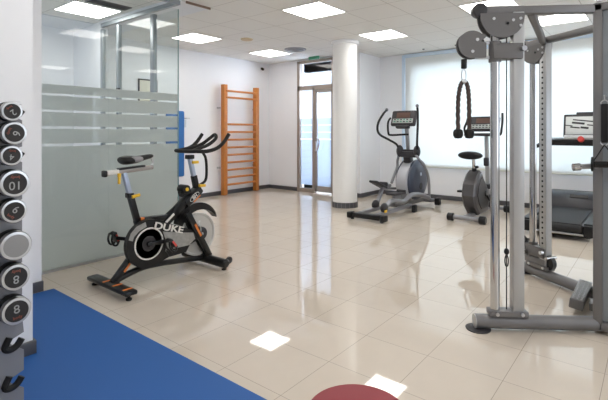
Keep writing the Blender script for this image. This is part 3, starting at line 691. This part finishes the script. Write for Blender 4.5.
# ------------------------------------------------------------------ upright bike
UC = 2.07
ub = root('upright_bike', 'grey upright exercise bike under the window blind, beyond the hanging rope', 'exercise bike', (6.8, UC, 0))
s = MB().tube([(6.22, UC-.19, .06), (6.22, UC+.19, .06)], .033, 14).done('rear_bar', M_SILVER, ub)
for y in (UC-.22, UC+.22): MB().tube([(6.22, y-.045, .058), (6.22, y-.035, .058), (6.22, y+.035, .058), (6.22, y+.045, .058)], [.045, .056, .056, .045], 16).done('end_cap', M_BLACK, s)
s = MB().tube([(7.38, UC-.23, .06), (7.38, UC+.25, .06)], .03, 14).done('front_bar', M_SILVER, ub)
for y in (UC-.25, UC+.27): MB().tube([(7.38, y-.05, .058), (7.38, y-.04, .058), (7.38, y+.04, .058), (7.38, y+.05, .058)], [.045, .056, .056, .045], 16).done('end_cap', M_BLACK, s)
MB().bar((6.22, UC, .075), (7.38, UC, .075), .08, .05, (0, 0, 1), .01).done('spine', M_SILVER, ub)
prof = [(6.52, .065), (6.36, .20), (6.28, .36), (6.33, .52), (6.47, .66), (6.58, .71), (6.68, .62), (6.86, .47), (6.98, .34), (7.0, .2), (6.92, .065)]
secs = []
for y, sc in ((.105, .80), (.095, .92), (.07, 1), (-.07, 1), (-.095, .92), (-.105, .80)):
    secs.append([(6.62+(x-6.62)*sc, UC+y, .38+(z-.38)*sc) for x, z in prof])
bd = MB().loft(secs).done('shroud', mat('gunmetal_shroud', (.085, .08, .083), .3, metal=.3), ub, ang=22)
for sg in (-1, 1):
    MB().prism([(6.62+(x-6.62)*.72, .38+(z-.38)*.72) for x, z in prof], UC+sg*.104, UC+sg*.113).done('side_panel', mat('dark_bronze_panel', (.05, .046, .045), .35, metal=.3), bd)
    MB().cyl((6.74, UC+sg*.11, .36), (6.74, UC+sg*.122, .36), .045, seg=24).done('crank_cover', M_BLACK, bd)
for sg, dx, dz in ((-1, .12, -.10), (1, -.12, .05)):
    MB().bar((6.74, UC+sg*.13, .33), (6.74+dx, UC+sg*.14, .33+dz), .018, .03, (0, 1, 0), .004).done('crank_arm', M_BLACK, ub)
    MB().box((6.74+dx, UC+sg*.20, .33+dz), (.11, .11, .03), None, .008).done('pedal', M_BLACK, ub)
MB().tube([(6.575, UC, .66), (6.545, UC, .80), (6.53, UC, .90)], .024, 14).done('seat_post', M_CHROME, ub)
MB().cyl((6.575, UC, .66), (6.56, UC, .74), .034, seg=20).done('post_sleeve', M_BLACK, ub)
MB().ell((6.52, UC-.05, .76), (.025, .03, .02)).done('seat_knob', M_BLACK, ub)
MB().bar((6.47, UC, .89), (6.62, UC, .89), .05, .025, (0, 0, 1), .005).done('seat_slide', M_STEEL, ub)
secs = []
for x, w2, zt, th in ((6.39, .05, .985, .03), (6.405, .10, .995, .06), (6.45, .125, 1.0, .07), (6.52, .11, .995, .065), (6.60, .06, .985, .055), (6.67, .035, .98, .045), (6.70, .018, .97, .02)):
    secs.append([(x-.08, UC+1.5*w2*math.cos(2*PI*k/16), zt-.02-th*.7+th*.9*math.sin(2*PI*k/16)) for k in range(16)])
MB().loft(secs).done('saddle', M_BLACK, ub, ang=60, sub=1)
MB().bar((7.26, UC, .09), (7.16, UC, 1.24), .05, .06, (0, 1, 0), .012).done('mast', M_TUBE, ub)
MB().box((7.15, UC+.0, .80), (.07, .07, .13), Matrix.Rotation(-.09, 4, 'Y'), .015).done('bottle_holder', M_DKGREY, ub)
MB().box((7.16, UC-.02, .42), (.18, .13, .07), None, .02).done('mast_step', M_DKGREY, ub)
MB().box((7.22, UC, .18), (.12, .10, .22), None, .03).done('mast_boot', M_DKGREY, ub)
R = Matrix.Rotation(.35, 4, 'Y')
cn = MB().box((7.12, UC+.02, 1.39), (.07, .46, .25), R, .035, 3).done('console', M_DKGREY, ub)
RR = Matrix.Translation((7.12, UC+.02, 1.39)) @ R
MB().box(RR @ V(-.037, 0, .04), (.006, .24, .08), R).done('display', M_BROWN, cn)
MB().box(RR @ V(-.037, 0, -.055), (.006, .38, .07), R, .002).done('button_panel', M_BUTTON, cn)
for k in range(7):
    for j in range(2): MB().box(RR @ V(-.042, -.15+.05*k, -.037-.034*j), (.004, .03, .014), R).done('button', M_DKGREY, cn)
MB().box((7.06, UC, 1.225), (.16, .30, .045), None, .015).done('console_tray', M_DKGREY, ub)
hb = MB()
for sg in (-1, 1):
    hb.tube(catmull([(7.10, UC, 1.215), (7.06, UC+sg*.18, 1.22), (6.98, UC+sg*.255, 1.235), (6.96, UC+sg*.275, 1.32), (7.04, UC+sg*.265, 1.42), (7.10, UC+sg*.25, 1.55)], 6), .017, 10)
hb.done('handlebar', M_RUBBER, ub)

# ------------------------------------------------------------------ treadmill
TM = .93
tm = root('treadmill', 'dark grey treadmill facing the window behind the cable machine', 'treadmill', (7.0, TM, 0))
MB().box((6.86, TM, .125), (1.78, .60, .12), None, .02).done('deck', M_DKGREY, tm)
MB().box((6.81, TM, .192), (1.72, .50, .014), None, .004).done('running_belt', M_BELT, tm)
MB().cyl((5.98, TM-.26, .148), (5.98, TM+.26, .148), .05, seg=24).done('rear_roller', M_BELT, tm)
for sg in (-1, 1):
    MB().box((6.86, TM+sg*.325, .155), (1.78, .10, .11), None, .02).done('side_rail', M_BLACK, tm)
    MB().box((5.99, TM+sg*.325, .12), (.10, .115, .14), None, .025).done('rail_end_cap', M_BLACK, tm)
    MB().box((6.6, TM+sg*.3, .05), (.9, .05, .05), None, .01).done('base_rail', M_SILVER, tm)
    MB().bar((7.62, TM+sg*.36, .18), (7.36, TM+sg*.36, 1.10), .05, .09, (0, 1, 0), .015).done('upright', M_DKGREY, tm)
    MB().bar((6.78, TM+sg*.36, 1.07), (7.50, TM+sg*.36, 1.13), .05, .055, (0, 0, 1), .02).done('handrail', M_BLACK, tm)
MB().box((5.97, TM, .075), (.05, .70, .018), None, .004).done('rear_trim', M_STEEL, tm)
for x in (6.2, 7.6):
    for sg in (-1, 1): MB().cyl((x, TM+sg*.3, 0), (x, TM+sg*.3, .04), .03, seg=16).done('foot', M_RUBBER, tm)
secs = []
for x, h, w2 in ((7.20, .20, .30), (7.25, .30, .34), (7.36, .38, .36), (7.62, .40, .36), (7.82, .34, .34), (7.88, .22, .30)):
    secs.append([(x, TM-w2, .08), (x, TM-w2, h-.05), (x, TM-w2+.05, h), (x, TM+w2-.05, h), (x, TM+w2, h-.05), (x, TM+w2, .08)])
MB().loft(secs).done('motor_cover', mat('charcoal_cover', (.028, .028, .034), .4), tm)
MB().box((7.30, TM-.08, .352), (.05, .22, .006), Matrix.Rotation(-.9, 4, 'Y')).done('cover_decal', M_BLACK, tm)
R = Matrix.Rotation(.22, 4, 'Y')
MB().box((7.46, TM, 1.125), (.22, .76, .10), Matrix.Rotation(-.1, 4, 'Y'), .025).done('console_shelf', M_BLACK, tm)
cn = MB().box((7.58, TM-.10, 1.355), (.05, .50, .35), R, .02, 3).done('console', M_DKGREY, tm)
RR = Matrix.Translation((7.58, TM-.10, 1.355)) @ R
MB().box(RR @ V(-.027, 0, .0), (.006, .44, .27), R, .002).done('screen_panel', M_SCREEN, cn)
f = MB()
for a, b_, c_, d_ in ((-.02, .07, .30, .018), (.06, .035, .16, .03), (-.12, .0, .14, .016), (.10, -.03, .12, .02), (-.02, -.035, .10, .03), (.18, .0, .10, .014)):
    f.box(RR @ V(-.031, a, b_), (.003, c_, d_), R @ Matrix.Rotation(.12, 4, 'X'), .001)
f.done('screen_marks', M_DKGREY, cn)
MB().box(RR @ V(0, -.02, .185), (.05, .22, .04), R, .01).done('console_cap', M_DKGREY, cn)
MB().box(RR @ V(-.028, 0, -.15), (.004, .46, .012), R).done('console_trim', M_STEEL, cn)
MB().box((7.39, TM-.08, 1.185), (.08, .40, .045), Matrix.Rotation(-.5, 4, 'Y'), .01).done('control_strip', mat('pale_controls', (.45, .46, .47), .4), tm)
MB().cyl((7.35, TM-.10, 1.155), (7.29, TM-.10, 1.17), .04, seg=24, bev=.005).done('stop_button', M_RED, tm, label='red stop button')

# ------------------------------------------------------------------ cable machine
TC = Vector((3.62, 0, 0))
gm = root('cable_machine', 'large grey dual cable machine with a rope hanging from its pulley', 'cable machine', (3.62, -.0, 0))
def LF(sg):
    """leg frame: returns function (s, z, lateral) -> world; sg=-1 the leg nearer the window-left, +1 the farther"""
    A = Vector((3.34, .29, 0)) if sg < 0 else Vector((3.93, .33, 0))
    u = Vector((sg*.58, .8146, 0)); n = Vector((-.8146, sg*.58, 0)) if sg > 0 else Vector((-.8146, -.58, 0))
    return (lambda s_, z, l=0: A+u*s_+n*l+Vector((0, 0, z))), u, n     # +l leans towards the photographer
for sg in (-1, 1):
    F, u, n = LF(sg)
    # floor leg
    MB().tube([F(-.05, .052), F(.76, .052)], .044, 20).done('base_leg', M_GYM, gm)
    MB().cyl(F(.755, .052), F(.765, .052), .043, seg=28).done('leg_cap', M_TUBE, gm)
    MB().lathe([(.075, 0), (.078, .006), (.06, .012), (0, .012)], F(.74, 0), seg=32).done('foot_pad', M_DKGREY, gm)
    MB().bar(F(-.0, 2.045), F(.735, 2.045), .055, .055, (0, 0, 1), .012).done('top_beam', M_GYM, gm)
    # bracket at foot
    br = MB().bar(F(.44, .112), F(.675, .112), .085, .035, (0, 0, 1), .004).done('foot_bracket', M_GYM, gm)
    for s_ in (.48, .635): MB().cyl(F(s_, .113, .043), F(s_, .113, .052), .011, seg=12).done('bolt', M_STEEL, br)
    MB().cyl(F(.635, .125), F(.635, 1.90), .0285, seg=28).done('guide_rod', M_CHROME, gm)
    sq = MB().bar(F(.497, .125), F(.497, 2.03), .066, .07, tuple(u), .006).done('upright_tube', M_TUBE, gm)
    if sg > 0:
        for k in range(36): MB().cyl(F(.497, .32+.044*k, .030), F(.497, .32+.044*k, .0345), .0095, seg=10).done('pin_hole', M_BLACK, sq)
    # pulley head: half disc plates under the beam
    for l in (-.034, .034):
        pts = [F(.60+.137*math.cos(a), 2.02-.155*abs(math.sin(a))**.85 if 0 < k < 28 else 2.02, l) for k, a in [(k, PI*k/28) for k in range(29)]]
        f = MB(); A = [f.bm.verts.new(p-n*.003) for p in pts]; B = [f.bm.verts.new(p+n*.003) for p in pts]
        f.bm.faces.new(A); f.bm.faces.new(B[::-1])
        for k in range(29): f.bm.faces.new((A[k], B[k], B[(k+1) % 29], A[(k+1) % 29]))
        hd = f.done('pulley_plate', M_GYMD, gm)
        if l > 0:
            for s_, z in ((.655, 1.985), (.535, 1.975), (.49, 1.985), (.49, 1.94), (.57, 1.955)): MB().cyl(F(s_, z, l+.002), F(s_, z, l+.009), .009, seg=12).done('bolt', M_STEEL if s_ != .57 else M_BLACK, hd)
    MB().cyl(F(.60, 1.965, -.022), F(.60, 1.965, .022), .06, seg=32).done('pulley_wheel', M_BLACK, gm)
    MB().cyl(F(.735, 2.045, -.03), F(.735, 2.045, .03), .045, seg=28, bev=.004).done('end_pulley', M_DKGREY, gm)
    # top sleeve
    zt = 1.78 if sg < 0 else .235
    cg = MB().bar(F(.475, zt), F(.66, zt), .095, .10 if sg < 0 else .085, (0, 0, 1), .006).done('sleeve', M_GYMD, gm)
    MB().cyl(F(.635, zt-.065), F(.635, zt+.065), .038, seg=28).done('sleeve_collar', M_GYMD, cg)
    MB().cyl(F(.48, zt+.01, .048), F(.48, zt+.01, .075), .016, seg=14).done('pin_knob', M_STEEL, cg)
    # cable and hook
    MB().cyl(F(.562, 1.9 if sg < 0 else 1.9), F(.562, .13), .0035, seg=6).done('cable', M_BLACK, gm)
    if sg > 0: MB().cyl(F(.775, 1.9), F(.775, .25), .003, seg=6).done('cable', M_BLACK, gm)
    # swing pulley (carriage)
    if sg < 0:
        arm = MB()
        for z in (1.745, 1.84): arm.bar(F(.65, z), F(.76, z), .02, .02, (0, 0, 1), .003)
        arm.done('carriage_arm', M_STEEL, gm)
        cs, cz, R0 = .785, 1.825, .088
        notch = 0
    else:
        cs, cz, R0 = .79, .24, .088
        MB().bar(F(.62, .235), F(.76, .235), .04, .07, (0, 0, 1), .006).done('carriage_arm', M_GYM, gm)
    pts = []
    for k in range(31):
        a = math.radians(70)+math.radians(230)*k/30
        pts.append((cs-R0*math.cos(a)*1 if False else cs-R0*math.cos(a-math.radians(90)+math.radians(0))*0+R0*math.sin(-a+math.radians(90)-math.radians(90))*0+R0*math.cos(a)*-1*0, 0))
    pts = []
    for k in range(31):                                  # round cover, cut square towards the upright
        a = math.radians(50)+math.radians(235)*k/30      # measured from -s side, over the outer side
        pts.append((cs-R0*math.cos(a), cz+R0*math.sin(a)))
    pts += [(cs-R0*.98, cz-R0*.96), (cs-R0*.98, cz+.01), (cs-R0*.60, cz+.02), (cs-R0*.95, cz+.045), (cs-R0*.95, cz+R0*.80)]
    for l in (-.030, .024):
        f = MB(); A = [f.bm.verts.new(F(p[0], p[1], l)) for p in pts]; B = [f.bm.verts.new(F(p[0], p[1], l+.006)) for p in pts]; N = len(pts)
        f.bm.faces.new(A); f.bm.faces.new(B[::-1])
        for k in range(N): f.bm.faces.new((A[k], B[k], B[(k+1) % N], A[(k+1) % N]))
        cp = f.done('carriage_plate', M_GYMD, gm)
        if l > 0:
            for s_, z in ((cs-.03, cz+.03), (cs-.0, cz-.045)): MB().cyl(F(s_, z, .03), F(s_, z, .037), .010, seg=12).done('bolt', M_STEEL, cp)
    MB().cyl(F(cs, cz, -.022), F(cs, cz, .022), R0*.9, seg=32).done('carriage_pulley', M_BLACK, gm)
F, u, n = LF(-1)
G, u2, n2 = LF(1)
MB().bar(F(.41, 2.035), G(.52, 2.035), .05, .05, (0, 0, 1), .012).done('cross_brace', M_GYM, gm)
# snap hook hanging on the near cable
MB().ell(F(.562, .50), (.016, .016, .022)).done('cable_ball', M_BLACK, gm)
MB().tube(catmull([F(.562, .48), F(.572, .45), F(.568, .41), F(.555, .41), F(.551, .45)], 4, True), .004, 6, True).done('snap_hook', M_BLACK, gm)
# low pulley frame on far leg
MB().bar(G(.47, .15), G(.70, .15), .07, .06, (0, 0, 1), .006).done('low_bracket', M_GYM, gm)
MB().cyl(G(.46, .16, -.02), G(.46, .16, .02), .06, seg=28).done('low_pulley', M_BLACK, gm)
MB().cyl(G(.44, .205, .05), G(.44, .205, -.05), .014, seg=14).done('pulley_axle', M_CHROME, gm)
MB().cyl(G(.66, .21, .05), G(.66, .21, .085), .02, seg=16).done('pin_knob', M_CHROME, gm)
# tower
tw = MB()
for x in (3.325, 3.935):
    for y in (.285, -.315): tw.box((x, y, 1.045), (.05, .05, 2.05), None, .006)
for z in (.05, 2.05):
    for y in (.285, -.315): tw.box((3.63, y, z), (.66, .05, .05), None, .006)
    for x in (3.325, 3.935): tw.box((x, -.015, z), (.05, .65, .05), None, .006)
tw.done('tower_frame', M_GYM, gm)
for x in (3.318, 3.942): MB().box((x, -.015, 1.06), (.012, .565, 1.95), None, .002).done('side_panel', mat('blue_grey_panel', (.24, .265, .29), .35), gm)
MB().box((3.63, -.325, 1.06), (.57, .012, 1.95)).done('rear_panel', MATS['blue_grey_panel'], gm)
MB().box((3.63, .262, 1.02), (.05, .04, 1.96), None, .01).done('front_post', M_GYM, gm)
ws = MB()
for k in range(14): MB().box((3.63, -.03, .16+.052*k), (.36, .14, .048), None, .004).done('weight_plate', M_BLACK, gm)
for x in (3.52, 3.74): MB().cyl((x, -.03, .07), (x, -.03, 2.03), .012, seg=12).done('stack_rod', M_CHROME, gm)
MB().cyl((3.33, .28, 2.09), (3.33, .28, 2.11), .02, seg=12).done('bolt', M_STEEL, gm)
# foot plate
R = Matrix.Rotation(math.radians(8), 4, 'X')
fp = MB().box((3.75, .425, .09), (.50, .085, .07), Matrix.Rotation(math.radians(0), 4, 'Z') @ R, .008).done('foot_plate', M_GYM, gm)
f = MB()
RR = Matrix.Translation((3.75, .425, .09)) @ R
for i in range(16):
    for j in range(3): f.box(RR @ V(-.225+.03*i, -.025+.025*j, .0355), (.016, .006, .003), R @ Matrix.Rotation(.7*(1 if (i+j) % 2 else -1), 4, 'Z'))
f.done('tread_pattern', M_TUBE, fp)
MB().bar((3.66, .36, .06), (3.66, .25, .06), .12, .05).done('foot_plate_mount', M_GYM, gm)
# short chrome peg on the tower
MB().tube([(3.32, .27, 1.055), (3.24, .40, 1.045)], .017, 16).done('storage_peg', M_TUBE, gm)
MB().tube([(3.255, .375, 1.047), (3.235, .408, 1.044)], .024, 20).done('peg_end', M_CHROME, gm)

# rope attachment
rp = root('triceps_rope', 'dark braided pull-down rope with two rubber ends hanging from the pulley', 'rope handle', F(.83, 1.6))
f = MB().cyl(F(.83, 1.735), F(.83, 1.675), .018, seg=16, bev=.003).done('cable_stop', M_BLACK, rp)
MB().tube(catmull([F(.83, 1.672), F(.842, 1.65), F(.842, 1.61), F(.83, 1.595), F(.818, 1.61), F(.818, 1.65)], 4, True), .005, 8, True).done('carabiner', M_STEEL, rp)
def braid(path, r):
    """two-strand twist around a path"""
    b = MB(); n_ = len(path)
    for ph in (0, PI*2/3, PI*4/3):
        pts = []
        for i, p in enumerate(path):
            t = (path[min(i+1, n_-1)]-path[max(i-1, 0)]).normalized(); w1 = t.cross(n_vec).normalized(); w2 = t.cross(w1)
            a = ph+i*.42; pts.append(p+(w1*math.cos(a)+w2*math.sin(a))*r*.62)
        b.tube(pts, r*.56, 8)
    return b
n_vec = Vector((n.x, n.y, .01))
pth = catmull([F(.867, 1.27), F(.868, 1.40), F(.864, 1.50), F(.85, 1.57), F(.83, 1.592), F(.81, 1.57), F(.80, 1.50), F(.797, 1.40), F(.797, 1.27)], 14)
braid(pth, .0125).done('rope', M_ROPE, rp, ang=80)
for s_ in (.867, .797): MB().lathe([(.014, .04), (.026, .035), (.031, .02), (.031, .0), (.022, -.018), (0, -.022)], F(s_, 1.245), seg=24).done('rubber_end', M_RUBBER, rp)
MB().ell(F(.83, 1.59), (.02, .02, .014)).done('rope_ring', M_STEEL, rp)

# strap handle hanging at the tower
hd = root('strap_handle', 'black webbing strap handle with a rubber grip hanging on the cable machine tower', 'cable handle', (3.25, .225, 1.07))
MB().box((3.262, .246, 1.32), (.006, .036, .24), None, .002).done('strap', M_BLACK, hd)
for z in (1.445, 1.20): MB().tube(catmull([(3.265, .226, z), (3.265, .246, z+.018), (3.265, .266, z), (3.265, .246, z-.018)], 4, True), .004, 6, True).done('ring', M_STEEL, hd)
MB().tube([(3.262, .248, 1.185), (3.235, .302, 1.085)], .004, 6).done('cord', M_BLACK, hd)
MB().tube([(3.262, .246, 1.185), (3.235, .170, 1.085)], .004, 6).done('cord', M_BLACK, hd)
MB().tube([(3.235, .302, 1.066), (3.235, .170, 1.071)], .019, 16).done('grip', M_RUBBER, hd)
for y in (.305, .167): MB().tube([(3.235, y-.006, 1.068), (3.235, y+.006, 1.068)], .045, 24).done('grip_flange', M_BLACK, hd)
MB().tube([(3.265, .246, 1.49), (3.315, .246, 1.49)], .006, 8).done('hook', M_STEEL, hd)
MB().tube([(3.265, .246, 1.463), (3.265, .246, 1.493)], .004, 8).done('hook_drop', M_STEEL, hd)
